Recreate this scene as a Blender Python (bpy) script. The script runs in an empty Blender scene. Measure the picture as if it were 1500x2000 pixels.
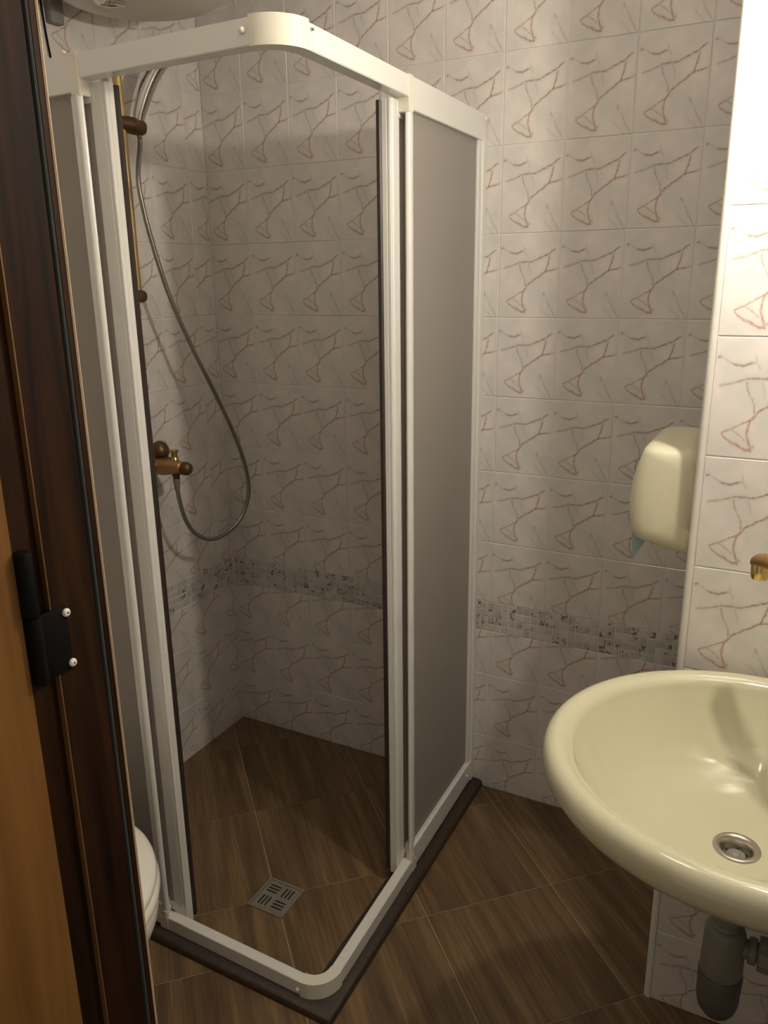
import bpy, bmesh, math, random
from mathutils import Vector, Matrix
random.seed(7)
SC = bpy.context.scene
COL = SC.collection

# ------------------------------------------------------------------ camera
cam_d = bpy.data.cameras.new('camera'); cam = bpy.data.objects.new('camera', cam_d); COL.objects.link(cam)
cam_d.sensor_fit = 'HORIZONTAL'; cam_d.sensor_width = 36.0
cam_d.lens = 36.0 * 1556.27 / 1500.0
cam_d.clip_start = 0.02
CR = Vector((0.8864717, 0.46261317, -0.01252949)); CU = Vector((-0.1186635, 0.25338854, 0.96005897)); CF = Vector((-0.44731075, 0.84957831, -0.27951707))
M = Matrix((CR, CU, -CF)).transposed().to_4x4(); M.translation = Vector((1.60882, -1.97301, 1.46965))
cam.matrix_world = M
SC.camera = cam

# ------------------------------------------------------------------ world, exposure, lamp constants
world = bpy.data.worlds.new('world'); SC.world = world; world.use_nodes = True
world.node_tree.nodes['Background'].inputs[0].default_value = (1.0, 0.87, 0.68, 1)
world.node_tree.nodes['Background'].inputs[1].default_value = 0.30
SC.view_settings.view_transform = 'Standard'; SC.view_settings.look = 'None'
SC.view_settings.gamma = 1.0; SC.view_settings.use_curve_mapping = False
SC.view_settings.exposure = 0.12
LAMP = Vector((1.68, -0.80, 1.846)); LAMP_R = 0.024; LAMP_STRENGTH = 800.0; LAMP_COL = (1.0, 0.90, 0.76)

# room numbers (metres): back wall y=0, left wall x=0, floor z=0
XR, YF, ZC = 1.80, -1.45, 2.45          # right wall, front wall, ceiling
XN, YN = 1.474, -0.536                  # tiled face of the pier behind the basin
TW, TH, C1, Z0, L1 = 0.1517, 0.2, 0.1446, 0.1744, 0.0762
MZ0, MZ1 = 0.510, 0.599                 # mosaic border

# ------------------------------------------------------------------ helpers
def link(o, parent=None, inv=True):
    COL.objects.link(o)
    if parent is not None:
        o.parent = parent
        if inv: o.matrix_parent_inverse = Matrix.Translation(-parent.matrix_basis.translation) if parent.parent is None else Matrix.Identity(4)
    return o
def tag(o, label=None, cat=None, group=None, kind=None):
    if label: o['label'] = label
    if cat: o['category'] = cat
    if group: o['group'] = group
    if kind: o['kind'] = kind
    return o
def empty(name, loc, label, cat, group=None):
    o = bpy.data.objects.new(name, None); o.location = loc; o.empty_display_size = 0.05
    COL.objects.link(o); return tag(o, label, cat, group)
def obj(name, bm, mat, parent=None, smooth=False, angle=None):
    bmesh.ops.recalc_face_normals(bm, faces=bm.faces)
    me = bpy.data.meshes.new(name); bm.to_mesh(me); bm.free()
    if smooth or angle:
        for p in me.polygons: p.use_smooth = True
        if angle: me.set_sharp_from_angle(angle=math.radians(angle))
    if mat: me.materials.append(mat)
    o = bpy.data.objects.new(name, me); return link(o, parent)
def BM(): return bmesh.new()
def box(bm, x0, x1, y0, y1, z0, z1, bev=0.0, seg=2):
    b = bmesh.new()
    vs = [b.verts.new((x, y, z)) for x in (x0, x1) for y in (y0, y1) for z in (z0, z1)]
    for f in ((0,1,3,2),(4,6,7,5),(0,4,5,1),(2,3,7,6),(0,2,6,4),(1,5,7,3)): b.faces.new([vs[i] for i in f])
    if bev > 0: bmesh.ops.bevel(b, geom=b.edges[:], offset=bev, segments=seg, affect='EDGES', profile=0.5)
    merge(bm, b); return bm
def merge(bm, b):
    me = bpy.data.meshes.new('tmp'); b.to_mesh(me); b.free(); bm.from_mesh(me); bpy.data.meshes.remove(me)
def frame_of(d):
    d = d.normalized(); a = Vector((0,0,1)) if abs(d.z) < 0.9 else Vector((1,0,0))
    u = d.cross(a).normalized(); v = d.cross(u).normalized(); return u, v
def rings(bm, R, close0=True, close1=True):
    """skin a list of rings (lists of Vectors, equal length)"""
    V = [[bm.verts.new(p) for p in r] for r in R]; n = len(V[0])
    for a, b in zip(V, V[1:]):
        for i in range(n): bm.faces.new((a[i], a[(i+1) % n], b[(i+1) % n], b[i]))
    if close0: bm.faces.new(V[0])
    if close1: bm.faces.new(V[-1][::-1])
    return bm
def lathe(bm, p0, axis, prof, seg=28):
    """prof: list of (distance along axis, radius)"""
    p0 = Vector(p0); axis = Vector(axis).normalized(); u, v = frame_of(axis)
    R = [[p0 + axis*h + (u*math.cos(t) + v*math.sin(t))*max(r, 1e-4) for t in [2*math.pi*i/seg for i in range(seg)]] for h, r in prof]
    return rings(bm, R)
def cyl(bm, p0, p1, r, seg=20, bev=0.0):
    p0 = Vector(p0); p1 = Vector(p1); L = (p1-p0).length
    if bev: prof = [(0, r-bev), (bev*.3, r-bev*.3), (bev, r), (L-bev, r), (L-bev*.3, r-bev*.3), (L, r-bev)]
    else: prof = [(0, r), (L, r)]
    return lathe(bm, p0, p1-p0, prof, seg)
def catmull(P, n=8):
    P = [Vector(p) for p in P]; out = []
    Q = [P[0]*2-P[1]] + P + [P[-1]*2-P[-2]]
    for i in range(1, len(Q)-2):
        for k in range(n):
            t = k/n; a, b, c, d = Q[i-1:i+3]
            out.append(0.5*((2*b) + (c-a)*t + (2*a-5*b+4*c-d)*t*t + (3*b-a-3*c+d)*t**3))
    out.append(P[-1]); return out
def tube(bm, P, r, seg=14):
    P = [Vector(p) for p in P]; R = []; u = None
    for i, p in enumerate(P):
        d = (P[min(i+1, len(P)-1)] - P[max(i-1, 0)]).normalized()
        if u is None: u, v = frame_of(d)
        else: u = (u - d*u.dot(d)).normalized(); v = d.cross(u)
        rr = r(i/(len(P)-1)) if callable(r) else r
        R.append([p + (u*math.cos(t) + v*math.sin(t))*rr for t in [2*math.pi*k/seg for k in range(seg)]])
    return rings(bm, R)
def clip(poly, nx, ny, c):
    """keep nx*x+ny*y >= c"""
    out = []
    for i in range(len(poly)):
        a, b = poly[i], poly[(i+1) % len(poly)]
        da, db = nx*a[0]+ny*a[1]-c, nx*b[0]+ny*b[1]-c
        if da >= 0: out.append(a)
        if (da > 0) != (db > 0) and abs(da-db) > 1e-12:
            t = da/(da-db); out.append((a[0]+(b[0]-a[0])*t, a[1]+(b[1]-a[1])*t))
    return out
def prism(bm, poly, z0, z1):
    if len(poly) < 3: return
    lo = [bm.verts.new((x, y, z0)) for x, y in poly]; hi = [bm.verts.new((x, y, z1)) for x, y in poly]
    n = len(poly); bm.faces.new(hi); bm.faces.new(lo[::-1])
    for i in range(n): bm.faces.new((lo[i], lo[(i+1) % n], hi[(i+1) % n], hi[i]))

# ------------------------------------------------------------------ materials
class NT:
    def __init__(s, name):
        s.m = bpy.data.materials.new(name); s.m.use_nodes = True; s.t = s.m.node_tree; s.b = s.t.nodes['Principled BSDF']
    def n(s, typ, **kw):
        x = s.t.nodes.new(typ)
        for k, v in kw.items():
            if k.startswith('i_'):
                key = k[2:]; key = int(key) if key.isdigit() else key
                x.inputs[key].default_value = v
            else: setattr(x, k, v)
        return x
    def l(s, a, b): s.t.links.new(a, b)
    def math(s, op, a, b=None, clamp=False):
        x = s.n('ShaderNodeMath', operation=op, use_clamp=clamp)
        for i, q in enumerate((a, b)):
            if q is None: continue
            if isinstance(q, (int, float)): x.inputs[i].default_value = q
            else: s.l(q, x.inputs[i])
        return x.outputs[0]
    def mix(s, fac, a, b):
        x = s.n('ShaderNodeMix', data_type='RGBA')
        for i, q in ((0, fac), (6, a), (7, b)):
            if isinstance(q, (int, float)): x.inputs[i].default_value = q
            elif isinstance(q, tuple): x.inputs[i].default_value = (*q[:3], 1)
            else: s.l(q, x.inputs[i])
        return x.outputs[2]
    def bump(s, h, strength=0.2, dist=0.001):
        b = s.n('ShaderNodeBump'); b.inputs['Strength'].default_value = strength; b.inputs['Distance'].default_value = dist
        s.l(h, b.inputs['Height']); s.l(b.outputs[0], s.b.inputs['Normal'])
def setp(b, col=None, rough=None, metal=None, coat=None, spec=None, trans=None, ior=None):
    if col: b.inputs['Base Color'].default_value = (*col, 1)
    for k, v in (('Roughness', rough), ('Metallic', metal), ('Coat Weight', coat), ('Specular IOR Level', spec), ('Transmission Weight', trans), ('IOR', ior)):
        if v is not None: b.inputs[k].default_value = v
def plain(name, col, rough=0.4, metal=0.0, var=0.06, scale=18, bump=0.0, coat=0.0, spec=None, roughvar=0.08):
    """simple surface with a little procedural mottling in colour and gloss"""
    t = NT(name); setp(t.b, col, rough, metal, coat, spec)
    tc = t.n('ShaderNodeTexCoord'); no = t.n('ShaderNodeTexNoise', i_Scale=scale, i_Detail=4.0); t.l(tc.outputs['Object'], no.inputs['Vector'])
    c = t.mix(no.outputs['Fac'], tuple(x*(1-var) for x in col), tuple(min(1, x*(1+var)) for x in col)); t.l(c, t.b.inputs['Base Color'])
    mr = t.n('ShaderNodeMapRange'); mr.inputs['To Min'].default_value = max(0.02, rough-roughvar); mr.inputs['To Max'].default_value = rough+roughvar
    t.l(no.outputs['Fac'], mr.inputs['Value']); t.l(mr.outputs[0], t.b.inputs['Roughness'])
    if bump:
        n2 = t.n('ShaderNodeTexNoise', i_Scale=scale*12, i_Detail=3.0); t.l(tc.outputs['Object'], n2.inputs['Vector']); t.bump(n2.outputs['Fac'], bump)
    return t.m
def curve_node(t, src, pts):
    f = t.n('ShaderNodeFloatCurve'); c = f.mapping.curves[0]
    f.mapping.extend = 'HORIZONTAL'
    c.points[0].location = pts[0]; c.points[1].location = pts[-1]
    for p in pts[1:-1]: c.points.new(*p)
    for p in c.points: p.handle_type = 'AUTO_CLAMPED'
    f.mapping.update(); t.l(src, f.inputs['Value']); return f.outputs[0]
def tile_material():
    """white ceramic tile with a printed red-brown marble vein, drawn in the tile's own UV"""
    t = NT('veined_ceramic'); setp(t.b, rough=0.16)
    uv = t.n('ShaderNodeUVMap'); uv.uv_map = 'UVMap'
    wob = t.n('ShaderNodeTexNoise', i_Scale=8.0, i_Detail=5.0, i_Roughness=0.6); t.l(uv.outputs[0], wob.inputs['Vector'])
    sub = t.n('ShaderNodeVectorMath', operation='SUBTRACT'); t.l(wob.outputs['Color'], sub.inputs[0]); sub.inputs[1].default_value = (0.5, 0.5, 0.5)
    sc = t.n('ShaderNodeVectorMath', operation='SCALE'); t.l(sub.outputs[0], sc.inputs[0]); sc.inputs['Scale'].default_value = 0.05
    ad = t.n('ShaderNodeVectorMath', operation='ADD'); t.l(uv.outputs[0], ad.inputs[0]); t.l(sc.outputs[0], ad.inputs[1])
    sp = t.n('ShaderNodeSeparateXYZ'); t.l(ad.outputs[0], sp.inputs[0]); U, V = sp.outputs[0], sp.outputs[1]
    # (axis, points of the vein, (position, strength) mask, half width)
    veins = [
     ('u', [(0,.59),(.05,.60),(.16,.615),(.27,.645),(.40,.665),(.56,.67),(.66,.70),(.75,.73),(.86,.77),(.96,.815),(1,.82)], [(0,0),(.03,0),(.09,.5),(.4,.8),(.56,1),(.75,.9),(.90,.9),(.95,.3),(.97,0),(1,0)], .012),
     ('u', [(0,.35),(.44,.35),(.50,.40),(.58,.445),(.66,.48),(.72,.52),(.79,.55),(.88,.565),(.97,.59),(1,.6)], [(0,0),(.43,0),(.46,.9),(.6,1),(.72,1),(.9,.8),(.97,.4),(1,.2)], .013),
     ('u', [(0,.21),(.13,.205),(.18,.225),(.26,.255),(.34,.285),(.41,.315),(.47,.37),(1,.4)], [(0,0),(.12,0),(.15,.7),(.3,.6),(.4,.9),(.46,.9),(.48,0),(1,0)], .011),
     ('u', [(0,.2),(.12,.2),(.18,.165),(.26,.13),(.34,.10),(.42,.075),(.48,.10),(1,.1)], [(0,0),(.11,0),(.15,.8),(.30,1),(.42,.9),(.49,.6),(.51,0),(1,0)], .012),
     ('u', [(0,.24),(.22,.25),(.27,.225),(.33,.19),(.40,.15),(1,.15)], [(0,0),(.22,0),(.25,.5),(.38,.6),(.42,0),(1,0)], .010),
     ('u', [(0,.83),(.06,.83),(.12,.81),(.20,.775),(.28,.77),(.40,.79),(.46,.76),(1,.76)], [(0,0),(.03,.1),(.055,.9),(.08,.3),(.16,.3),(.22,1),(.34,.9),(.42,.3),(.46,0),(1,0)], .013),
     ('v', [(0,.46),(.07,.455),(.13,.435),(.20,.405),(.26,.41),(.31,.425),(.38,.47),(1,.47)], [(0,0),(.05,0),(.08,1),(.2,.8),(.36,1),(.39,0),(1,0)], .016),
     ('v', [(0,.46),(.34,.465),(.42,.455),(.48,.43),(.54,.39),(.60,.36),(.66,.345),(1,.345)], [(0,0),(.35,0),(.38,.6),(.62,.55),(.66,0),(1,0)], .013),
     ('v', [(0,.78),(.53,.78),(.60,.80),(.67,.825),(.74,.835),(1,.835)], [(0,0),(.53,0),(.56,.9),(.7,.8),(.74,.4),(.76,0),(1,0)], .014),
     ('v', [(0,.53),(.50,.535),(.58,.525),(.66,.49),(1,.49)], [(0,0),(.48,0),(.52,.25),(.62,.3),(.66,0),(1,0)], .013),
     ('v', [(0,.97),(.03,.95),(.10,.90),(.18,.84),(.25,.80),(.30,.765),(1,.76)], [(0,0),(.03,.35),(.1,.45),(.22,.25),(.25,.1),(.28,.6),(.31,.5),(.33,0),(1,0)], .014),
     ('v', [(0,.87),(.04,.83),(.12,.75),(.17,.72),(1,.7)], [(0,0),(.02,.3),(.12,.3),(.17,0),(1,0)], .014),
     ('v', [(0,.42),(.74,.46),(.79,.43),(.9,.40),(1,.42)], [(0,0),(.72,0),(.76,.35),(.85,.2),(.93,0),(1,0)], .013),
    ]
    acc = None
    for ax, pts, mask, w in veins:
        a, b = (U, V) if ax == 'u' else (V, U)
        d = t.math('ABSOLUTE', t.math('SUBTRACT', b, curve_node(t, a, pts)))
        mr = t.n('ShaderNodeMapRange', interpolation_type='SMOOTHSTEP'); t.l(d, mr.inputs['Value'])
        mr.inputs['From Min'].default_value = w*0.25; mr.inputs['From Max'].default_value = w*1.35
        mr.inputs['To Min'].default_value = 1; mr.inputs['To Max'].default_value = 0
        s = t.math('MULTIPLY', mr.outputs[0], curve_node(t, a, mask))
        # soft halo of the print
        mh = t.n('ShaderNodeMapRange', interpolation_type='SMOOTHSTEP'); t.l(d, mh.inputs['Value'])
        mh.inputs['From Max'].default_value = w*4.5; mh.inputs['To Min'].default_value = 0.15; mh.inputs['To Max'].default_value = 0
        s = t.math('ADD', s, t.math('MULTIPLY', mh.outputs[0], mask_out := curve_node(t, a, mask)), True)
        acc = s if acc is None else t.math('MAXIMUM', acc, s)
    fine = t.n('ShaderNodeTexNoise', i_Scale=26.0, i_Detail=3.0); t.l(uv.outputs[0], fine.inputs['Vector'])
    br = t.n('ShaderNodeMapRange'); t.l(fine.outputs['Fac'], br.inputs['Value']); br.inputs['From Min'].default_value = .35; br.inputs['From Max'].default_value = .62
    br.inputs['To Min'].default_value = .55; br.inputs['To Max'].default_value = 1.0
    acc = t.math('MULTIPLY', acc, br.outputs[0])
    # vein colour: red brown low in the tile, greyer at the top
    vc = t.mix(t.math('MULTIPLY', V, 1.1, True), (.46, .225, .145), (.32, .235, .185))
    cl = t.n('ShaderNodeTexNoise', i_Scale=2.6, i_Detail=2.0); t.l(uv.outputs[0], cl.inputs['Vector'])
    oi = t.n('ShaderNodeObjectInfo')
    cr_ = t.n('ShaderNodeMapRange'); t.l(cl.outputs['Fac'], cr_.inputs['Value']); cr_.inputs['From Min'].default_value = .35; cr_.inputs['From Max'].default_value = .65
    base = t.mix(cr_.outputs[0], (.69, .685, .655), (.83, .775, .745))
    base = t.mix(t.math('MULTIPLY', oi.outputs['Random'], .12), base, (.62, .60, .57))
    t.l(t.mix(t.math('MULTIPLY', acc, 0.86), base, vc), t.b.inputs['Base Color'])
    wv = t.n('ShaderNodeTexNoise', i_Scale=3.0, i_Detail=1.0); t.l(uv.outputs[0], wv.inputs['Vector']); t.bump(wv.outputs['Fac'], 0.12, 0.004)
    return t.m
def mosaic_material():
    t = NT('mosaic_ceramic'); setp(t.b, rough=0.3)
    tc = t.n('ShaderNodeTexCoord'); oi = t.n('ShaderNodeObjectInfo')
    sc = t.math('MULTIPLY', oi.outputs['Random'], 40.0)
    cb = t.n('ShaderNodeCombineXYZ'); t.l(sc, cb.inputs[0]); t.l(sc, cb.inputs[2])
    ad = t.n('ShaderNodeVectorMath', operation='ADD'); t.l(tc.outputs['Object'], ad.inputs[0]); t.l(cb.outputs[0], ad.inputs[1])
    no = t.n('ShaderNodeTexNoise', i_Scale=85.0, i_Detail=1.5, i_Distortion=1.0); t.l(ad.outputs[0], no.inputs['Vector'])
    th = t.math('ADD', t.math('MULTIPLY', t.math('FRACT', t.math('MULTIPLY', oi.outputs['Random'], 17.0)), 0.30), 0.485)
    m = t.math('MULTIPLY', t.math('SUBTRACT', no.outputs['Fac'], th), 14.0, True)
    base = t.mix(t.math('FRACT', t.math('MULTIPLY', oi.outputs['Random'], 5.0)), (.52, .51, .48), (.70, .675, .64))
    t.l(t.mix(t.math('MULTIPLY', m, .85), base, (.10, .085, .07)), t.b.inputs['Base Color']); return t.m
def floor_material():
    t = NT('wood_look_floor_tile'); setp(t.b, rough=0.38)
    tc = t.n('ShaderNodeTexCoord'); oi = t.n('ShaderNodeObjectInfo')
    rot = t.n('ShaderNodeMapping'); rot.inputs['Rotation'].default_value = (0, 0, math.radians(45)); t.l(tc.outputs['Object'], rot.inputs['Vector'])
    off = t.n('ShaderNodeCombineXYZ'); t.l(t.math('MULTIPLY', oi.outputs['Random'], 9.0), off.inputs[0]); t.l(t.math('MULTIPLY', oi.outputs['Random'], 31.0), off.inputs[1])
    ad = t.n('ShaderNodeVectorMath', operation='ADD'); t.l(rot.outputs[0], ad.inputs[0]); t.l(off.outputs[0], ad.inputs[1])
    def streak(sx, sy, detail, dist=0.3):
        mp = t.n('ShaderNodeMapping'); mp.inputs['Scale'].default_value = (sx, sy, 1); t.l(ad.outputs[0], mp.inputs['Vector'])
        no = t.n('ShaderNodeTexNoise', i_Scale=1.0, i_Detail=detail, i_Distortion=dist, i_Roughness=0.6); t.l(mp.outputs[0], no.inputs['Vector']); return no.outputs['Fac']
    a, b, c = streak(1.8, 26, 4), streak(5, 150, 3), streak(0.8, 9, 2)
    s = t.math('ADD', t.math('MULTIPLY', a, .5), t.math('ADD', t.math('MULTIPLY', b, .28), t.math('MULTIPLY', c, .22)))
    cr = t.n('ShaderNodeValToRGB'); t.l(s, cr.inputs[0]); e = cr.color_ramp.elements
    e[0].position = .36; e[0].color = (.072, .044, .022, 1); e[1].position = .64; e[1].color = (.270, .172, .086, 1)
    m = e.new(.50); m.color = (.150, .093, .045, 1)
    t.l(cr.outputs[0], t.b.inputs['Base Color']); t.bump(s, 0.25, 0.0012); return t.m
def wood_material(name, c0, c1, sx=6, rough=0.5, axis=2, coat=0.0, spec=.25):
    t = NT(name); setp(t.b, rough=rough, coat=coat, spec=spec)
    tc = t.n('ShaderNodeTexCoord'); mp = t.n('ShaderNodeMapping'); s = [sx*8]*3; s[axis] = sx*.5; mp.inputs['Scale'].default_value = s
    t.l(tc.outputs['Object'], mp.inputs['Vector']); no = t.n('ShaderNodeTexNoise', i_Scale=1.0, i_Detail=5.0, i_Distortion=.5); t.l(mp.outputs[0], no.inputs['Vector'])
    cr = t.n('ShaderNodeValToRGB'); t.l(no.outputs['Fac'], cr.inputs[0]); e = cr.color_ramp.elements
    e[0].position = .3; e[0].color = (*c0, 1); e[1].position = .7; e[1].color = (*c1, 1)
    t.l(cr.outputs[0], t.b.inputs['Base Color']); t.bump(no.outputs['Fac'], .2, .001); return t.m
def panel_material():
    """grey obscured acrylic: diffuse with some light let through"""
    t = NT('grey_acrylic'); out = t.t.nodes['Material Output']
    setp(t.b, (.50, .475, .44), 0.33, spec=0.4)
    tr = t.n('ShaderNodeBsdfTranslucent'); tr.inputs['Color'].default_value = (.76, .72, .66, 1)
    mx = t.n('ShaderNodeMixShader'); mx.inputs[0].default_value = 0.42
    t.l(t.b.outputs[0], mx.inputs[1]); t.l(tr.outputs[0], mx.inputs[2]); t.l(mx.outputs[0], out.inputs['Surface'])
    tc = t.n('ShaderNodeTexCoord'); no = t.n('ShaderNodeTexNoise', i_Scale=260.0, i_Detail=2.0); t.l(tc.outputs['Object'], no.inputs['Vector']); t.bump(no.outputs['Fac'], .25, .0006)
    return t.m

m_tile = tile_material(); m_mosaic = mosaic_material(); m_floor = floor_material()
m_grout = plain('wall_grout', (.78, .755, .71), .8, var=.12, scale=30, bump=.3)
m_fgrout = plain('floor_grout', (.42, .34, .24), .8, var=.2, scale=40, bump=.3)
m_ceil = plain('ceiling_paint', (.86, .84, .80), .8, bump=.2)
m_frame = plain('white_powder_coat', (.80, .80, .765), .28, var=.004, coat=.3, roughvar=.01)
m_cream = plain('cream_plastic', (.80, .78, .67), .35, var=.01, roughvar=.02)
m_panel = panel_material()
m_seal = plain('dark_magnetic_seal', (.035, .025, .02), .45, var=.2)
m_curb = plain('dark_stone_curb', (.044, .031, .019), .5, var=.7, scale=90, bump=.5)
m_basin = plain('cream_porcelain', (.66, .64, .455), .09, var=.012, coat=.5, roughvar=.02)
m_steel = plain('brushed_steel', (.50, .47, .43), .32, metal=1.0, var=.08, scale=60)
m_chrome = plain('chrome', (.72, .71, .70), .12, metal=1.0, var=.02, roughvar=.04)
m_dark = plain('near_black_fill', (.012, .010, .008), .9)  # near black, also painted in for shade inside drain and strainer openings
m_bronze = plain('aged_bronze', (.42, .25, .115), .42, metal=.75, var=.15, scale=40)
m_bronzed = plain('dark_bronze', (.13, .075, .035), .40, metal=.6, var=.15, scale=40)
m_brass = plain('polished_brass', (.80, .60, .22), .2, metal=1.0, var=.06)
m_jamb = wood_material('dark_stained_wood', (.007, .0035, .0016), (.036, .0140, .0052), rough=.6, spec=.10)
m_leaf = wood_material('orange_brown_wood', (.14, .062, .015), (.23, .110, .030), rough=.5, sx=5)
m_edgew = wood_material('lit_wood_edge', (.55, .38, .22), (.74, .58, .42), rough=.5)  # pale tone paints in the lamplight caught by the jamb edge
m_black = plain('black_iron', (.005, .005, .005), .6, var=.2, spec=.08)
m_rubber = plain('grey_green_gasket', (.05, .06, .055), .35)
m_white = plain('white_ceramic', (.90, .88, .80), .12, var=.01, coat=.4, roughvar=.03)
m_trimw = plain('white_edge_profile', (.80, .775, .72), .35, var=.04)
m_disp = plain('cream_dispenser_plastic', (.77, .74, .55), .42, var=.02)
m_blue = plain('pale_blue_paper', (.34, .48, .50), .9, bump=.4)
m_plas = plain('grey_plastic', (.21, .205, .18), .45, var=.12)
m_enamel = plain('white_enamel', (.66, .60, .53), .30, var=.01, roughvar=.02)
m_plate = plain('drain_plate_metal', (.40, .37, .32), .42, metal=.7, var=.12, scale=80)

# ------------------------------------------------------------------ lamp (out of frame, on the right wall above the basin)
lampo = empty('wall_lamp', (XR, LAMP.y, LAMP.z-.06), 'small wall lamp with a bare warm globe bulb above the basin', 'lamp')
b = BM(); cyl(b, (XR, LAMP.y, LAMP.z), (XR-.02, LAMP.y, LAMP.z), .045, 28, .004); obj('wall_plate', b, m_chrome, lampo, angle=40)
b = BM(); cyl(b, (XR-.019, LAMP.y, LAMP.z), (LAMP.x+.045, LAMP.y, LAMP.z), .010, 18); obj('arm', b, m_chrome, lampo, angle=40)
b = BM(); cyl(b, (LAMP.x+.047, LAMP.y, LAMP.z), (LAMP.x+.020, LAMP.y, LAMP.z), .014, 20, .002); obj('socket', b, m_chrome, lampo, angle=40)
b = BM(); bmesh.ops.create_uvsphere(b, u_segments=20, v_segments=12, radius=LAMP_R, matrix=Matrix.Translation(LAMP))
lt = NT('lit_bulb'); em = lt.n('ShaderNodeEmission'); em.inputs[0].default_value = (*LAMP_COL, 1); em.inputs[1].default_value = LAMP_STRENGTH
lt.l(em.outputs[0], lt.t.nodes['Material Output'].inputs['Surface'])
obj('bulb', b, lt.m, lampo, smooth=True)

# round ceiling fill light, added to lift the ambient level (out of frame)
CEIL = Vector((1.15, -.95, ZC)); CEIL_STRENGTH = 10.0
cl = empty('ceiling_fill_light', CEIL, 'added round frosted fill light with white rim, out of view', 'fill light')
b = BM(); lathe(b, CEIL, (0, 0, -1), [(0, .150), (.028, .150), (.032, .146), (.032, .138), (.004, .136)], 40); obj('rim', b, m_frame, cl, angle=40)
b = BM(); lathe(b, CEIL+Vector((0, 0, -.020)), (0, 0, -1), [(0, .135), (.012, .134), (.022, .115), (.028, .07), (.030, .001)], 40)
ct = NT('fill_light_glow'); em = ct.n('ShaderNodeEmission'); em.inputs[0].default_value = (1.0, .89, .71, 1); em.inputs[1].default_value = CEIL_STRENGTH
ct.l(em.outputs[0], ct.t.nodes['Material Output'].inputs['Surface']); obj('diffuser', b, ct.m, cl, smooth=True)

# ------------------------------------------------------------------ tiled walls
def tile_mesh(u0, u1, v0, v1, name='tile'):
    """tile in its wall plane: local x across, y outward (front at y=0 facing -y), z up; origin at full-tile lower left"""
    g = .0010; bv = .0012; d = .0030
    x0, x1, z0, z1 = u0*TW+g, u1*TW-g, v0*TH+g, v1*TH-g
    P = [(x0, d, z0), (x1, d, z0), (x1, d, z1), (x0, d, z1), (x0, bv*.8, z0), (x1, bv*.8, z0), (x1, bv*.8, z1), (x0, bv*.8, z1),
         (x0+bv, 0, z0+bv), (x1-bv, 0, z0+bv), (x1-bv, 0, z1-bv), (x0+bv, 0, z1-bv)]
    F = [(8, 9, 10, 11)] + [(a, (a+1) % 4, 4+(a+1) % 4, 4+a) for a in range(4)] + [(4+a, 4+(a+1) % 4, 8+(a+1) % 4, 8+a) for a in range(4)]
    me = bpy.data.meshes.new(name); me.from_pydata(P, [], F)
    uvl = me.uv_layers.new(name='UVMap')
    for lp in me.loops:
        c = me.vertices[lp.vertex_index].co; uvl.data[lp.index].uv = (c.x/TW, c.z/TH)
    me.materials.append(m_tile); me.update(); return me
_tm = {}
def get_tile(*k):
    k = tuple(round(x, 4) for x in k)
    if k not in _tm: _tm[k] = tile_mesh(*k)
    return _tm[k]
_mm = None
MC, MR = .0207, (MZ1-MZ0)/4
def mosaic_mesh():
    global _mm
    if _mm is None:
        w, h, g, bv, d = MC, MR, .0015, .0006, .0034
        x0, x1, z0, z1 = -w/2+g, w/2-g, -h/2+g, h/2-g
        P = [(x0, d, z0), (x1, d, z0), (x1, d, z1), (x0, d, z1), (x0, .0004, z0), (x1, .0004, z0), (x1, .0004, z1), (x0, .0004, z1),
             (x0+bv, -.0004, z0+bv), (x1-bv, -.0004, z0+bv), (x1-bv, -.0004, z1-bv), (x0+bv, -.0004, z1-bv)]
        F = [(8, 9, 10, 11)] + [(a, (a+1) % 4, 4+(a+1) % 4, 4+a) for a in range(4)] + [(4+a, 4+(a+1) % 4, 8+(a+1) % 4, 8+a) for a in range(4)]
        _mm = bpy.data.meshes.new('mosaic_tile'); _mm.from_pydata(P, [], F); _mm.materials.append(m_mosaic)
    return _mm
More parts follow.
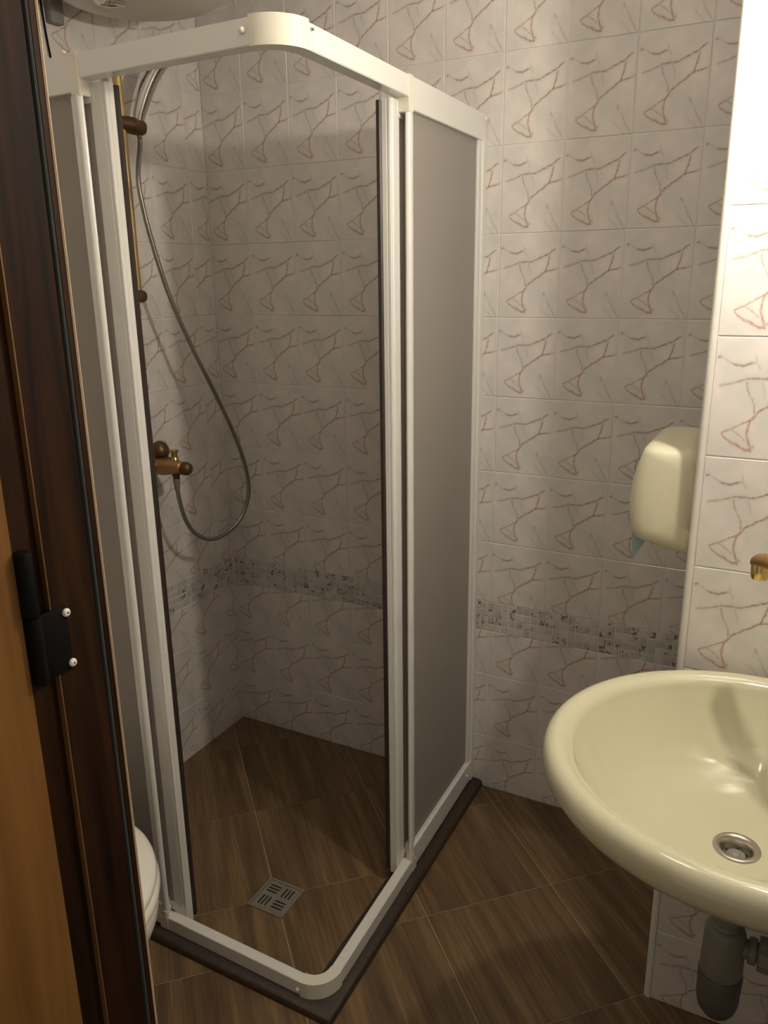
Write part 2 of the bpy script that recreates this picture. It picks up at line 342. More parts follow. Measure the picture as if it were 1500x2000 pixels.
def tile_wall(wall, origin, rz, length, first, top=ZC, mosaic=True, hole=None, corner_alt=False):
    """wall running from origin along local +x (rotated rz about z), front facing local -y.
       first = x of the first joint; hole=(x0,x1,ztop) leaves an opening"""
    Rm = Matrix.Translation(origin) @ Matrix.Rotation(rz, 4, 'Z')
    xs = [0.0]; x = first
    while x < length-.004: xs.append(x); x += TW
    xs.append(length)
    rows = []
    z = Z0-TH; 
    while z < top-.004:
        lo, hi = max(z, 0.0), min(z+TH, top)
        if mosaic and lo < MZ1 and hi > MZ0:
            if lo < MZ0: rows.append((z, lo, MZ0))
            if hi > MZ1: rows.append((z, MZ1, hi))
        else: rows.append((z, lo, hi))
        z += TH
    for i in range(len(xs)-1):
        a, bx = xs[i], xs[i+1]
        for zb, lo, hi in rows:
            a2, b2 = a, bx
            if hole and lo < hole[2]-.01:
                if a >= hole[0]-.01 and bx <= hole[1]+.01: continue
                if a < hole[0] < bx: b2 = hole[0]
                elif a < hole[1] < bx: a2 = hole[1]
                if b2-a2 < .004: continue
            gx = bx-TW if i == 0 else a           # grid cell origin
            r = int(round((zb-Z0)/TH))
            if corner_alt and i == len(xs)-2: gx = a if r not in (3, 4, 6, 8) else bx-TW
            u0, u1 = (a2-gx)/TW, (b2-gx)/TW
            v0, v1 = (lo-zb)/TH, (hi-zb)/TH
            o = bpy.data.objects.new('tile', get_tile(u0, u1, v0, v1))
            k = random.uniform(-.0003, .0003)
            o.matrix_basis = Rm @ Matrix.Translation((gx, k, zb)) ; link(o, wall, False)
    if mosaic:
        n = int(length/MC); off = (length-n*MC)/2
        for i in range(n):
            for j in range(4):
                xx = off+(i+.5)*MC; zz = MZ0+(j+.5)*MR
                if hole and hole[0]-.01 < xx < hole[1]+.01: continue
                o = bpy.data.objects.new('mosaic_tile', mosaic_mesh()); o.matrix_basis = Rm @ Matrix.Translation((xx, 0, zz)); link(o, wall, False)

G = .0016   # grout sits this far behind the tile faces
def wall(name, boxes):
    bm = BM()
    for q in boxes: box(bm, *q)
    return tag(obj(name, bm, m_grout), kind='structure')
w_back = wall('wall_back', [(-.12, XR+.12, G, .12, -.05, ZC)])
tile_wall(w_back, (0, 0, 0), 0, 1.462, C1)
w_left = wall('wall_left', [(-.12, -G, YF-.1, G, -.05, ZC)])
# left wall: local +x runs towards +y (rz=90deg), faces +x ... local -y -> world +x
LW = -YF
tile_wall(w_left, (0, YF, 0), math.radians(90), LW, (LW-L1) % TW, corner_alt=True)
w_pier = wall('wall_pier', [(1.462+G, XR+.02, YN+G, G, 0, ZC)])
tile_wall(w_pier, (XN, YN, 0), 0, XR-XN, TW)
tile_wall(w_pier, (1.462, 0, 0), math.radians(-90), .536-.004, TW*.6)
w_right = wall('wall_right', [(XR+G, XR+.12, YF-.1, G, -.05, ZC)])
tile_wall(w_right, (XR, YN, 0), math.radians(-90), -(YF-YN), TW)
JX, DX1, DZ = 1.0, 1.72, 2.05        # door opening
w_front = wall('wall_front', [(-.12, JX-.03, YF-.10, YF-G, -.05, ZC), (DX1+.03, XR+.12, YF-.10, YF-G, -.05, ZC), (JX-.03, DX1+.03, YF-.10, YF-G, DZ+.03, ZC)])
tile_wall(w_front, (XR, YF, 0), math.radians(180), XR, TW*.7, hole=(XR-DX1-.03, XR-JX+.03, DZ+.03))
bm = BM(); box(bm, -.12, XR+.12, YF-.1, .12, ZC, ZC+.08); tag(obj('ceiling', bm, m_ceil), kind='structure')

# white rounded edge profile on the outer corner of the pier
bm = BM(); R = []
for z in (0.0, ZC):
    ring = [Vector((XN, YN+.004, z)), Vector((XN, YN-.0012, z))]
    for k in range(7):
        a = math.radians(90*k/6); ring.append(Vector((1.4695-.0085*math.sin(a), YN+.0073-.0085*math.cos(a), z)))
    ring += [Vector((1.461, YN+.014, z)), Vector((1.466, YN+.014, z))]
    R.append(ring)
rings(bm, R); tag(obj('trim_1', bm, m_trimw, angle=40), kind='structure')

# ------------------------------------------------------------------ floor: diagonal wood-look tiles
CB = .862      # boundary between shower floor and room floor (under the curb)
bm = BM(); box(bm, -.12, XR+.12, YF-.9, .12, -.06, -.0012); w_floor = tag(obj('floor', bm, m_fgrout), kind='structure')
def floor_tiles(inside):
    sA, sB = .4715, .4925                    # joint spacing of x+y and x-y
    a0 = -.057; b0 = .268 if inside else .5155
    g = .0024*math.sqrt(2)
    for ia in range(-6, 6):
        for ib in range(-3, 9):
            A0, A1, B0, B1 = a0+ia*sA+g/2, a0+(ia+1)*sA-g/2, b0+ib*sB+g/2, b0+(ib+1)*sB-g/2
            q = [((A+Bq)/2, (A-Bq)/2) for A, Bq in ((A0, B0), (A0, B1), (A1, B1), (A1, B0))]
            q = clip(clip(clip(clip(q, 1, 0, 0), -1, 0, -XR), 0, -1, 0), 0, 1, -2.3)
            parts = []
            if inside: parts = [clip(clip(q, -1, 0, -CB), 0, 1, -CB)] if len(q) > 2 else []
            elif len(q) > 2: parts = [clip(q, 1, 0, CB), clip(clip(q, -1, 0, -CB), 0, -1, CB)]
            parts = [p for p in parts if len(p) > 2]
            if not parts: continue
            if inside:
                # leave the square drain opening free
                dx0, dx1, dy0, dy1 = .549, .651, -.709, -.607
                np_ = []
                for p in parts:
                    np_ += [clip(p, -1, 0, -dx0), clip(p, 1, 0, dx1), clip(clip(clip(p, 1, 0, dx0), -1, 0, -dx1), 0, -1, -dy0), clip(clip(clip(p, 1, 0, dx0), -1, 0, -dx1), 0, 1, dy1)]
                parts = [p for p in np_ if len(p) > 2]
            bm = BM()
            for p in parts: prism(bm, p, -.001, 0.0)
            if len(bm.faces): obj('tile', bm, m_floor, w_floor)
            else: bm.free()
floor_tiles(True); floor_tiles(False)

# drain grate in the shower floor
dr = empty('floor_drain', (.60, -.658, 0), 'small square metal floor drain with four groups of slots in the shower', 'drain')
def slots():
    S = []; cx, cy = .600, -.658; q = .0205; L_ = .0155; w = .0022; p = .0098
    for sx in (-1, 1):
        for sy in (-1, 1):
            X, Y = cx+sx*q, cy+sy*q; along_x = (sx*sy < 0)
            for k in (-1, 0, 1):
                S.append((X-L_, X+L_, Y+k*p-w, Y+k*p+w) if along_x else (X+k*p-w, X+k*p+w, Y-L_, Y+L_))
    return S
def grate(bm, x0, x1, y0, y1, S, zt, zb):
    xs = sorted({round(v, 5) for v in [x0, x1]+[s[0] for s in S]+[s[1] for s in S]}); ys = sorted({round(v, 5) for v in [y0, y1]+[s[2] for s in S]+[s[3] for s in S]})
    V = {}
    def vv(x, y):
        if (x, y) not in V: V[(x, y)] = bm.verts.new((x, y, zt))
        return V[(x, y)]
    for i in range(len(xs)-1):
        for j in range(len(ys)-1):
            mx, my = (xs[i]+xs[i+1])/2, (ys[j]+ys[j+1])/2
            if any(s[0] < mx < s[1] and s[2] < my < s[3] for s in S): continue
            bm.faces.new((vv(xs[i], ys[j]), vv(xs[i+1], ys[j]), vv(xs[i+1], ys[j+1]), vv(xs[i], ys[j+1])))
    r = bmesh.ops.extrude_face_region(bm, geom=bm.faces[:])
    bmesh.ops.translate(bm, vec=(0, 0, zb-zt), verts=[e for e in r['geom'] if isinstance(e, bmesh.types.BMVert)])
bm = BM(); grate(bm, .556, .644, -.702, -.614, slots(), .0022, .0002); obj('grate', bm, m_plate, dr)
bm = BM()
for q in ((.549, .555, -.709, -.607), (.645, .651, -.709, -.607), (.555, .645, -.709, -.703), (.555, .645, -.613, -.607)): box(bm, *q, -.001, .003)
obj('frame', bm, m_plate, dr)
bm = BM(); box(bm, .5555, .6445, -.7025, -.6135, -.0011, -.0004); obj('drain_shade', bm, m_dark, dr)  # thin near-black sheet, painted shade below the slots

# ------------------------------------------------------------------ shower curb
curb = None
def curb_arm(bm):
    o, i, h, c = .9065, .828, .0205, .012
    # L-shaped rounded ledge, profile swept around the corner (n = distance from the outside)
    prof = [(0, 0), (0, h-c), (.003, h-.004), (c, h), (o-i-.004, h), (o-i, h-.004), (o-i, 0)]
    path = [((.893, 0), (-1, 0)), ((.9065, -.9065), (-.70, .70)), ((0, -.893), (0, 1))]
    R = []
    for k, ((x, y), (nx, ny)) in enumerate(path):
        s = 1.0 if k != 1 else 1.414
        R.append([Vector((x+nx*n*s, y+ny*n*s, z)) for n, z in prof])
    rings(bm, R)
bm = BM(); curb_arm(bm)
bmesh.ops.subdivide_edges(bm, edges=bm.edges[:], cuts=2)
tag(obj('shower_curb', bm, m_curb, angle=50), 'low dark stone curb running round the foot of the shower cubicle', 'curb')

# ------------------------------------------------------------------ shower enclosure
ENC = empty('shower_enclosure', (.885, -.885, .02), 'white framed corner shower cubicle with grey panels and open sliding doors', 'shower cubicle')
def W(side, s, n, z):
    base = .862+.026*s
    return Vector((base+n, -s, z)) if side == 'R' else Vector((s, -(base+n), z))
def wbox(bm, side, s0, s1, n0, n1, z0, z1, bev=.0):
    b = bmesh.new(); vs = [b.verts.new(W(side, s, n, z)) for s in (s0, s1) for n in (n0, n1) for z in (z0, z1)]
    for f in ((0,1,3,2),(4,6,7,5),(0,4,5,1),(2,3,7,6),(0,2,6,4),(1,5,7,3)): b.faces.new([vs[i] for i in f])
    if bev: bmesh.ops.bevel(b, geom=b.edges[:], offset=bev, segments=2, affect='EDGES')
    merge(bm, b)
def wprof(bm, side, prof, z0, z1):
    """vertical extrusion: prof list of (s,n)"""
    rings(bm, [[W(side, s, n, z) for s, n in prof] for z in (z0, z1)])
def wing(side):
    S = .825
    # rails
    bm = BM(); wbox(bm, side, .43, S, -.030, 0, 1.807, 1.845, .0012)
    obj('top_rail', bm, m_frame, ENC)
    bm = BM(); wbox(bm, side, .004, .437, -.030, .001, 1.786, 1.845, .0012); obj('top_rail', bm, m_frame, ENC)
    bm = BM(); wbox(bm, side, .449, S, -.024, 0, .0208, .056, .0010); obj('bottom_rail', bm, m_frame, ENC)
    bm = BM(); wbox(bm, side, .004, .437, -.026, .001, .030, .090, .0012); wbox(bm, side, .008, .43, -.020, -.006, .090, .096); obj('bottom_rail', bm, m_frame, ENC)
    # wall profile, channel with a lip
    bm = BM(); wprof(bm, side, [(.001, .002), (.022, .002), (.024, -.002), (.042, -.002), (.044, -.006), (.044, -.026), (.001, -.026)], .024, 1.800); obj('wall_profile', bm, m_frame, ENC)
    # fixed panel
    bm = BM(); wbox(bm, side, .040, .428, -.0125, -.0090, .088, 1.790); obj('fixed_panel', bm, m_panel, ENC)
    # post: flat lip and round bead
    bm = BM(); c = [(.424, -.008), (.4245, -.004), (.4335, -.004)]
    for k in range(11):
        a = math.radians(165-k*16.5); c.append((.4440+.0082*math.cos(a), -.0065+.0082*math.sin(a)))
    c += [(.4400, -.0150), (.424, -.0150)]
    wprof(bm, side, c, .072, 1.782); obj('post', bm, m_frame, ENC, angle=50)
    # cream joints
    bm = BM(); wbox(bm, side, .4315, .4535, -.030, .0016, 1.781, 1.8468, .0012); obj('joint_bracket', bm, m_cream, ENC, angle=40)
    bm = BM(); c2 = [(s*1.0, n+.001) for s, n in c]; wprof(bm, side, [(.426, .0015)] + [(a_, b_+.0015) for a_, b_ in c[3:-2]] + [(.4420, -.020), (.426, -.020)], .052, .074); wbox(bm, side, .426, .449, -.024, .002, .023, .054); obj('joint_bracket', bm, m_cream, ENC, angle=50)
    # sliding door, pushed open behind the fixed panel
    d0, d1, q = -.044, -.024, (.008 if side == 'L' else .004)
    bm = BM(); wbox(bm, side, .080, .452, -.0285, -.0255, .050, 1.796); o = obj('sliding_door', bm, m_panel, ENC); o['label'] = 'grey sliding door leaf pushed open behind the fixed panel'
    bm = BM(); prof = [(.443+q, d1), (.470+q, d1), (.472+q, d1-.0015), (.474+q, d1-.0005), (.4785+q, d1-.001), (.480+q, d1-.003), (.480+q, d1-.007), (.478+q, d1-.0085), (.480+q, d1-.010), (.480+q, d0), (.443+q, d0)]
    wprof(bm, side, prof, .034, 1.803); obj('door_stile', bm, m_frame, o, angle=30)
    bm = BM(); wprof(bm, side, [(.443+q, d0-.0003), (.4815+q, d0-.0003), (.4845+q, d0-.003), (.4845+q, d0-.010), (.443+q, d0-.010)], .045, 1.800); obj('door_seal', bm, m_seal, o)
    bm = BM(); wbox(bm, side, .085, .443, -.042, -.028, .050, .075); obj('door_rail', bm, m_frame, o)
    bm = BM(); wbox(bm, side, .085, .443, -.042, -.028, 1.770, 1.796); obj('door_rail', bm, m_frame, o)
    bm = BM(); wbox(bm, side, .428, .462, -.027, -.0225, 1.772, 1.802, .001); obj('roller_bracket', bm, m_frame, o)
    bm = BM(); wbox(bm, side, .430, .462, -.027, -.0225, .060, .080, .001); obj('roller_bracket', bm, m_frame, o)
    # screw caps
    def cap(s, z, r, mat, nm, n0=0.0):
        b = BM(); p = W(side, s, n0, z); ax = W(side, s, 1, z)-W(side, s, 0, z)
        lathe(b, p, ax, [(0, r), (.002, r), (.0045, r*.8), (.006, r*.35), (.0062, .0002)], 16); obj(nm, b, mat, ENC, smooth=True)
    if side == 'L':
        cap(.808, 1.828, .0052, m_cream, 'screw_cap'); cap(.815, .036, .0052, m_cream, 'screw_cap'); cap(.432, 1.8465, .003, m_cream, 'screw_cap', .004)
    else:
        cap(.812, 1.836, .0026, m_steel, 'screw'); cap(.012, 1.835, .004, m_frame, 'screw_cap'); cap(.058, .060, .0035, m_frame, 'screw_cap')
for side in 'RL': wing(side)
def corner(z0, z1, thick, extra):
    """curved cream corner joint between the two rails"""
    e = .885-.0015; r = .060; seg = 12; out = []; inn = []
    o = e+extra
    c = Vector((e-r, -(e-r), 0))
    pts = [(W('R', .820, extra, 0), W('R', .820, -thick, 0))]
    for k in range(seg+1):
        a = math.radians(-90*k/seg); d = Vector((math.cos(a), math.sin(a), 0))
        pts.append((c+d*(r+extra), c+d*(r-thick)))
    pts.append((W('L', .820, extra, 0), W('L', .820, -thick, 0)))
    bm = BM(); R = []
    for a, b in pts:
        R.append([Vector((a.x, a.y, z0)), Vector((a.x, a.y, z1)), Vector((b.x, b.y, z1)), Vector((b.x, b.y, z0))])
    rings(bm, R); return bm
obj('corner_joint', corner(1.8055, 1.8478, .030, .0018), m_cream, ENC, angle=35)
obj('corner_joint', corner(.020, .0585, .024, .002), m_cream, ENC, angle=35)

# ------------------------------------------------------------------ shower set on the left wall
bar = empty('shower_rail', (0, -.374, 1.43), 'bronze vertical shower rail with sliding holder on the left tiled wall', 'shower rail')
BX, BY = .055, -.374
bm = BM(); cyl(bm, (BX, BY, 1.425), (BX, BY, 2.00), .0115, 20); obj('rail', bm, plain('aged_brass', (.50, .37, .17), .42, metal=.6, var=.12, scale=40), bar, angle=40)
for z in (1.437, 1.985):
    bm = BM(); lathe(bm, (.001, BY, z), (1, 0, 0), [(0, .020), (.004, .020), (.008, .015), (.05, .014), (.066, .0165), (.074, .014), (.077, .006), (.0775, .0003)], 24); obj('wall_bracket', bm, m_bronzed, bar, angle=50)
HZ = 1.846; hd = Vector((.30, .95, -.10)).normalized()
bm = BM(); p = Vector((BX, BY, HZ)); lathe(bm, p-hd*.018, hd, [(0, .015), (.003, .0185), (.044, .0200), (.0445, .0190), (.046, .0190), (.0465, .0200), (.070, .0195), (.079, .0150), (.082, .004)], 24); obj('sliding_holder', bm, m_bronzed, bar, angle=40)

hs = empty('hand_shower', (.075, -.30, 1.84), 'chrome hand shower head resting in the bronze holder of the shower rail', 'hand shower')
h0 = p+hd*.046+Vector((0, 0, .010)); 
bm = BM(); P = catmull([h0, h0+Vector((.006, .005, .03)), h0+Vector((.026, .018, .085)), h0+Vector((.052, .034, .130)), h0+Vector((.090, .050, .160))], 8)
tube(bm, P, lambda t: .0125+.0090*math.sin(min(t*1.5, 1)*math.pi/2)-.003*t, 20); obj('handle', bm, m_chrome, hs, smooth=True)
bm = BM(); lathe(bm, h0+Vector((-.001, -.001, -.004)), (0.05, .05, 1), [(0, .008), (.003, .0115), (.018, .0115), (.020, .0105)], 20); obj('collar', bm, m_steel, hs, angle=40)
bm = BM(); hc = h0+Vector((.122, .066, .166)); ax = Vector((.45, .20, -1)).normalized()
lathe(bm, hc-ax*.012, ax, [(0, .012), (.004, .028), (.012, .038), (.020, .040), (.024, .038)], 32); obj('spray_head', bm, m_chrome, hs, angle=50)
bm = BM(); lathe(bm, hc+ax*.0122, ax, [(0, .034), (.0015, .034)], 32); obj('spray_plate', bm, m_dark, hs)

mx = empty('shower_mixer', (0, -.30, .96), 'bronze wall mixer tap with dark knobs on the shower wall', 'mixer tap')
MX, MY, MZ = .055, -.362, .990
bm = BM(); cyl(bm, (MX, -.535, MZ), (MX, MY+.022, MZ), .0225, 28, .004); obj('body', bm, m_bronze, mx, angle=40)
d = Vector((1, .10, -.06)).normalized(); m0 = Vector((MX-.01, MY, MZ))
bm = BM(); lathe(bm, m0, d, [(0, .022), (.010, .028), (.035, .0275), (.060, .022), (.080, .0185), (.096, .0175)], 28); obj('spout', bm, m_bronze, mx, smooth=True)
bm = BM(); lathe(bm, m0+d*.094, d, [(0, .0178), (.004, .0185), (.014, .0182), (.022, .0150), (.027, .009), (.028, .0003)], 28); obj('end_cap', bm, m_bronzed, mx, smooth=True)
for yy in (-.515, -.40):
    bm = BM(); lathe(bm, (.001, yy, MZ), (1, 0, 0), [(0, .030), (.006, .029), (.012, .018), (.050, .017)], 28); obj('wall_union', bm, m_bronzed, mx, angle=50)
bm = BM(); lathe(bm, Vector((MX+.014, MY-.002, MZ+.026)), (.12, .05, 1), [(0, .012), (.002, .024), (.010, .0265), (.022, .0245), (.034, .017), (.040, .007), (.041, .0003)], 28); obj('lever_knob', bm, m_bronzed, mx, smooth=True)
bm = BM(); lathe(bm, m0+d*.066+Vector((0, .004, .014)), (.05, 0, 1), [(0, .012), (.012, .0105), (.014, .0085), (.026, .0082), (.028, .0115), (.032, .0115), (.033, .010)], 20); obj('diverter_knob', bm, m_brass, mx, angle=40)
OUT = m0+d*.070+Vector((0, 0, -.020))
bm = BM(); lathe(bm, OUT+Vector((0, 0, .006)), (0, 0, -1), [(0, .0105), (.012, .0105), (.013, .009), (.016, .009)], 20); obj('hose_outlet', bm, m_bronzed, mx, angle=40)

HOSE = 'PLACE'
def on_x(X, px, py):
    d = CR*((px-750)/1556.27) - CU*((py-1000)/1556.27) + CF; C = M.translation; t = (X-C.x)/d.x; return C+d*t
hp = h0+Vector((0, 0, -.028))
path = [hp, hp+Vector((.0, .0, -.022))]
for px, py, X in ((270, 350, .098), (283, 420, .105), (305, 500, .112), (335, 588, .122), (378, 685, .135), (420, 768, .150), (458, 850, .165), (480, 915, .172), (485, 965, .172), (470, 1012, .165), (440, 1043, .150), (410, 1053, .138), (382, 1042, .125), (362, 1014, .118), (350, 975, .115)):
    path.append(on_x(X, px, py))
path += [OUT+Vector((0, 0, -.030)), OUT+Vector((0, 0, -.012))]
bm = BM(); tube(bm, catmull(path, 10), .0062, 14)
hose = empty('shower_hose', tuple(OUT+Vector((0, 0, -.01))), 'grey metal shower hose looping from the mixer up to the hand shower', 'hose')
obj('hose', bm, m_chrome if False else plain('grey_metal_hose', (.30, .29, .26), .34, metal=.75, var=.05), hose, smooth=True)
bm = BM(); lathe(bm, OUT+Vector((0, 0, -.012)), (0, 0, -1), [(0, .0098), (.008, .0098), (.026, .0075), (.034, .0068)], 18); obj('ferrule', bm, m_plas, hose, angle=40)

# ------------------------------------------------------------------ wash basin
BZ = .800; BC = Vector((1.62, -.840, 0)); DC = Vector((1.603, -.850, 0))
def outline(off, n=96):
    pts = []
    a, b_, ab = .310-off, .290-off, .180
    for i in range(n):
        t = 2*math.pi*i/n; c, s = math.cos(t), math.sin(t)
        if c >= 0: pts.append(Vector((BC.x-a*c, BC.y+b_*s, 0)))
        else:
            e = 2/3.6; aa = ab-(off if off < .1 else off); 
            pts.append(Vector((BC.x+max(aa, .02)*abs(c)**e, BC.y+b_*(abs(s)**e)*(1 if s >= 0 else -1), 0)))
    return pts
def inner(off, back=.085, n=96):
    pts = []
    a, b_ = .310-off, .290-off
    for i in range(n):
        t = 2*math.pi*i/n; c, s = math.cos(t), math.sin(t)
        pts.append(Vector((BC.x-(a if c >= 0 else back)*c, BC.y+b_*s, 0)))
    return pts
bs = empty('wash_basin', (XR, BC.y, .62), 'large cream oval wash basin mounted on the right wall', 'basin')
N = 96; R = []
circ = lambda r, z: [Vector((DC.x-r*math.cos(2*math.pi*i/N), DC.y+r*math.sin(2*math.pi*i/N), z)) for i in range(N)]
zb = .652
R.append(circ(.0225, zb-.03)); R.append(circ(.0228, zb-.004)); R.append(circ(.0235, zb-.0012)); R.append(circ(.030, zb-.0006))
I = inner(.046)
for t in (.06, .14, .22, .30, .38, .46, .54, .62, .70, .77, .83, .88, .92, .955, .98, 1.0):
    z = zb+(BZ-.018-zb)*(.36*t**2+.64*t**4.2)
    c0 = circ(.030, 0); R.append([c0[i].lerp(I[i], t) + Vector((0, 0, z)) for i in range(N)])
for off, z in ((.044, BZ-.012), (.036, BZ-.005), (.026, BZ-.0005), (.018, BZ), (.010, BZ-.003), (.004, BZ-.009), (.0005, BZ-.018), (0, BZ-.028), (.003, BZ-.040), (.010, BZ-.052), (.024, BZ-.066), (.052, BZ-.085), (.090, BZ-.108), (.130, BZ-.130), (.175, BZ-.152), (.215, BZ-.170)):
    o1 = outline(off); i1 = inner(off, .085+.0)
    w = min(1, max(0, (.046-off)/.030)) if z > BZ-.015 and off > .01 else 1
    if off >= .10:
        sc_ = 1-off/.300; o1 = [Vector((BC.x+(p.x-BC.x)*1.0, p.y, 0)) for p in o1]
    pts = [i1[i].lerp(o1[i], w) + Vector((0, 0, z)) for i in range(N)]
    R.append(pts)
bo = circ(.040, 0)
R.append([Vector((p.x, p.y, .612)) for p in bo])
bm = BM(); rings(bm, R, True, True)
for v in bm.verts:
    if v.co.x > XR-.0005: v.co.x = XR-.0005
obj('bowl', bm, m_basin, bs, smooth=True)
dn = empty('basin_waste', (DC.x, DC.y, zb), 'round metal plughole in the bottom of the cream basin', 'drain')
bm = BM(); ax = Vector((0, 0, 1))
lathe_prof = [(-.012, .0200), (.0012, .0335), (.0026, .0325), (.0030, .028), (.0016, .0235), (-.002, .0215), (-.011, .0205), (-.0112, .0200)]
Rr = [[DC+Vector((r*math.cos(2*math.pi*i/40), r*math.sin(2*math.pi*i/40), zb+h)) for i in range(40)] for h, r in [(-.0005, .0338), (.0012, .0335), (.0026, .0325), (.0030, .029), (.0016, .0250), (-.004, .0215), (-.018, .0200), (-.022, .0195)]]
rings(bm, Rr, False, False); obj('flange', bm, m_steel, dn, smooth=True)
bm = BM(); lathe(bm, DC+Vector((0, 0, zb-.0165)), (0, 0, 1), [(0, .0197), (.0015, .0197), (.003, .013), (.0038, .0105), (.004, .0003)], 36); gp = obj('strainer', bm, m_steel, dn, angle=60)
for k in range(6):
    a = math.radians(60*k+25); q = DC+Vector((.0148*math.cos(a), .0148*math.sin(a), zb-.0150))
    bm = BM(); lathe(bm, q, (0, 0, 1), [(0, .0030), (.0020, .0030)], 14); obj('strainer_hole_shade', bm, m_dark, gp)  # solid black disc paints the shade inside each hole
bm = BM(); cyl(bm, DC+Vector((0, 0, zb-.0126)), DC+Vector((0, 0, zb-.0118)), .0045, 16); obj('screw', bm, m_steel, gp)

# bottle trap under the basin
tr = empty('bottle_trap', (DC.x, DC.y, .33), 'grey plastic bottle trap under the cream basin', 'trap')
TX, TY = DC.x, DC.y
bm = BM(); cyl(bm, (TX, TY, .640), (TX, TY, .500), .0135, 24); obj('tailpiece', bm, m_plas, tr, angle=40)
bm = BM(); lathe(bm, (TX, TY, .548), (0, 0, -1), [(0, .016), (.002, .0215), (.020, .0225), (.026, .0225), (.030, .020), (.034, .022)], 24); obj('nut', bm, m_plas, tr, angle=40)
bm = BM(); lathe(bm, (TX, TY, .514), (0, 0, -1), [(0, .020), (.006, .0275), (.014, .0300), (.085, .0315), (.089, .0300)], 32); obj('body', bm, m_plas, tr, angle=40)
bm = BM(); lathe(bm, (TX, TY, .425), (0, 0, -1), [(0, .0310), (.003, .0330), (.052, .0315), (.068, .0280), (.080, .020), (.086, .008), (.087, .0003)], 32); obj('cup', bm, plain('dark_grey_plastic', (.10, .098, .085), .4, var=.2), tr, angle=50)
bm = BM(); cyl(bm, (TX+.020, TY, .480), (XR-.004, TY, .480), .0145, 24); obj('outlet_pipe', bm, m_plas, tr, angle=40)
for x0, x1, r in ((.034, .046, .020), (.048, .078, .0265), (.080, .090, .022)):
    bm = BM(); lathe(bm, (TX+x0, TY, .480), (1, 0, 0), [(0, r-.002), (.002, r), (x1-x0-.002, r), (x1-x0, r-.002)], 10 if r > .025 else 24); obj('nut', bm, m_plas, tr, angle=30)
bm = BM(); lathe(bm, (XR-.012, TY, .480), (1, 0, 0), [(0, .022), (.008, .030), (.0105, .030)], 28); obj('wall_flange', bm, m_plas, tr, angle=40)

# wall-mounted basin tap with its spout swung towards the pier
tp = empty('basin_tap', (XR, -.88, 1.05), 'bronze and brass wall tap whose spout reaches over the cream basin', 'tap')
T = Vector((1.5835, -.662, 1.0405)); B0 = Vector((1.755, -.862, 1.030))
dd = (T-B0); dn_ = dd.normalized()
bm = BM(); sp_ = catmull([B0, B0+dd*.3+Vector((0, 0, .012)), B0+dd*.65+Vector((0, 0, .014)), B0+dd*.9+Vector((0, 0, .008)), T+Vector((0, 0, .001)), T+dn_*.010+Vector((0, 0, -.003))], 8)
R = []
for i, q in enumerate(sp_):
    t = i/(len(sp_)-1); w = .016-.001*t; h = .014-.003*t
    if t > .90: k = math.sqrt(max(0.05, 1-((t-.90)/.105)**2)); w *= k; h *= k
    sd = Vector((-dn_.y, dn_.x, 0)).normalized()
    R.append([q+sd*(w*math.cos(a))+Vector((0, 0, h*math.sin(a))) for a in [2*math.pi*j/20 for j in range(20)]])
rings(bm, R); obj('spout', bm, m_bronze, tp, smooth=True)
bm = BM(); lathe(bm, T+Vector((0, 0, -.004)), (0, 0, -1), [(0, .0135), (.008, .0140), (.020, .0135), (.025, .0115), (.0255, .009)], 26); obj('aerator', bm, m_brass, tp, angle=45)
bm = BM(); lathe(bm, (XR-.002, -.88, 1.03), (-1, 0, 0), [(0, .032), (.005, .031), (.012, .022), (.060, .022), (.066, .016)], 28); obj('body', bm, m_bronze, tp, angle=40)
for s in (-1, 1):
    bm = BM(); lathe(bm, (XR-.045, -.88+.020*s, 1.03), (0, s, 0), [(0, .016), (.03, .016), (.034, .022), (.052, .023), (.058, .016)], 24); obj('handle', bm, m_bronzed, tp, angle=40)

# ------------------------------------------------------------------ paper towel dispenser on the side of the pier
dp = empty('towel_dispenser', (1.462, -.35, .975), 'rounded cream plastic paper towel dispenser beside the white tile edge', 'dispenser')
prof = [(1.461, 1.172), (1.43, 1.173), (1.40, 1.173), (1.378, 1.172), (1.366, 1.169), (1.360, 1.161), (1.351, 1.130), (1.344, 1.10), (1.342, 1.06), (1.344, 1.03), (1.349, 1.005), (1.357, .993), (1.380, .986), (1.41, .980), (1.44, .975), (1.461, .972)]
pc = Vector((1.461, 0, 1.09))
bm = BM(); R = []
for y, sx, sz in ((-.4975, .30, .55), (-.4965, .55, .74), (-.4935, .74, .86), (-.488, .86, .93), (-.479, .945, .975), (-.468, .985, .993), (-.450, 1, 1), (-.28, 1, 1), (-.255, .985, .99), (-.235, .93, .96), (-.222, .82, .90), (-.216, .6, .75)):
    R.append([Vector((pc.x+(x-pc.x)*sx, y, pc.z+(z-pc.z)*sz)) for x, z in prof])
rings(bm, R); obj('cover', bm, m_disp, dp, smooth=True)
bm = BM(); box(bm, 1.456, 1.4615, -.47, -.235, .985, 1.160); obj('back_plate', bm, m_disp, dp)
tow = BM()
P = [(1.346, -.440, 1.000), (1.378, -.430, .998), (1.372, -.440, .974), (1.352, -.446, .938)]
vs = [tow.verts.new(q) for q in P]; vs2 = [tow.verts.new((x, y+.0008, z)) for x, y, z in P]
tow.faces.new(vs); tow.faces.new(vs2[::-1])
for i in range(4): tow.faces.new((vs[i], vs[(i+1) % 4], vs2[(i+1) % 4], vs2[i]))
tag(obj('paper_towel', tow, m_blue), 'tip of a pale blue paper towel hanging out under the dispenser', 'paper towel')

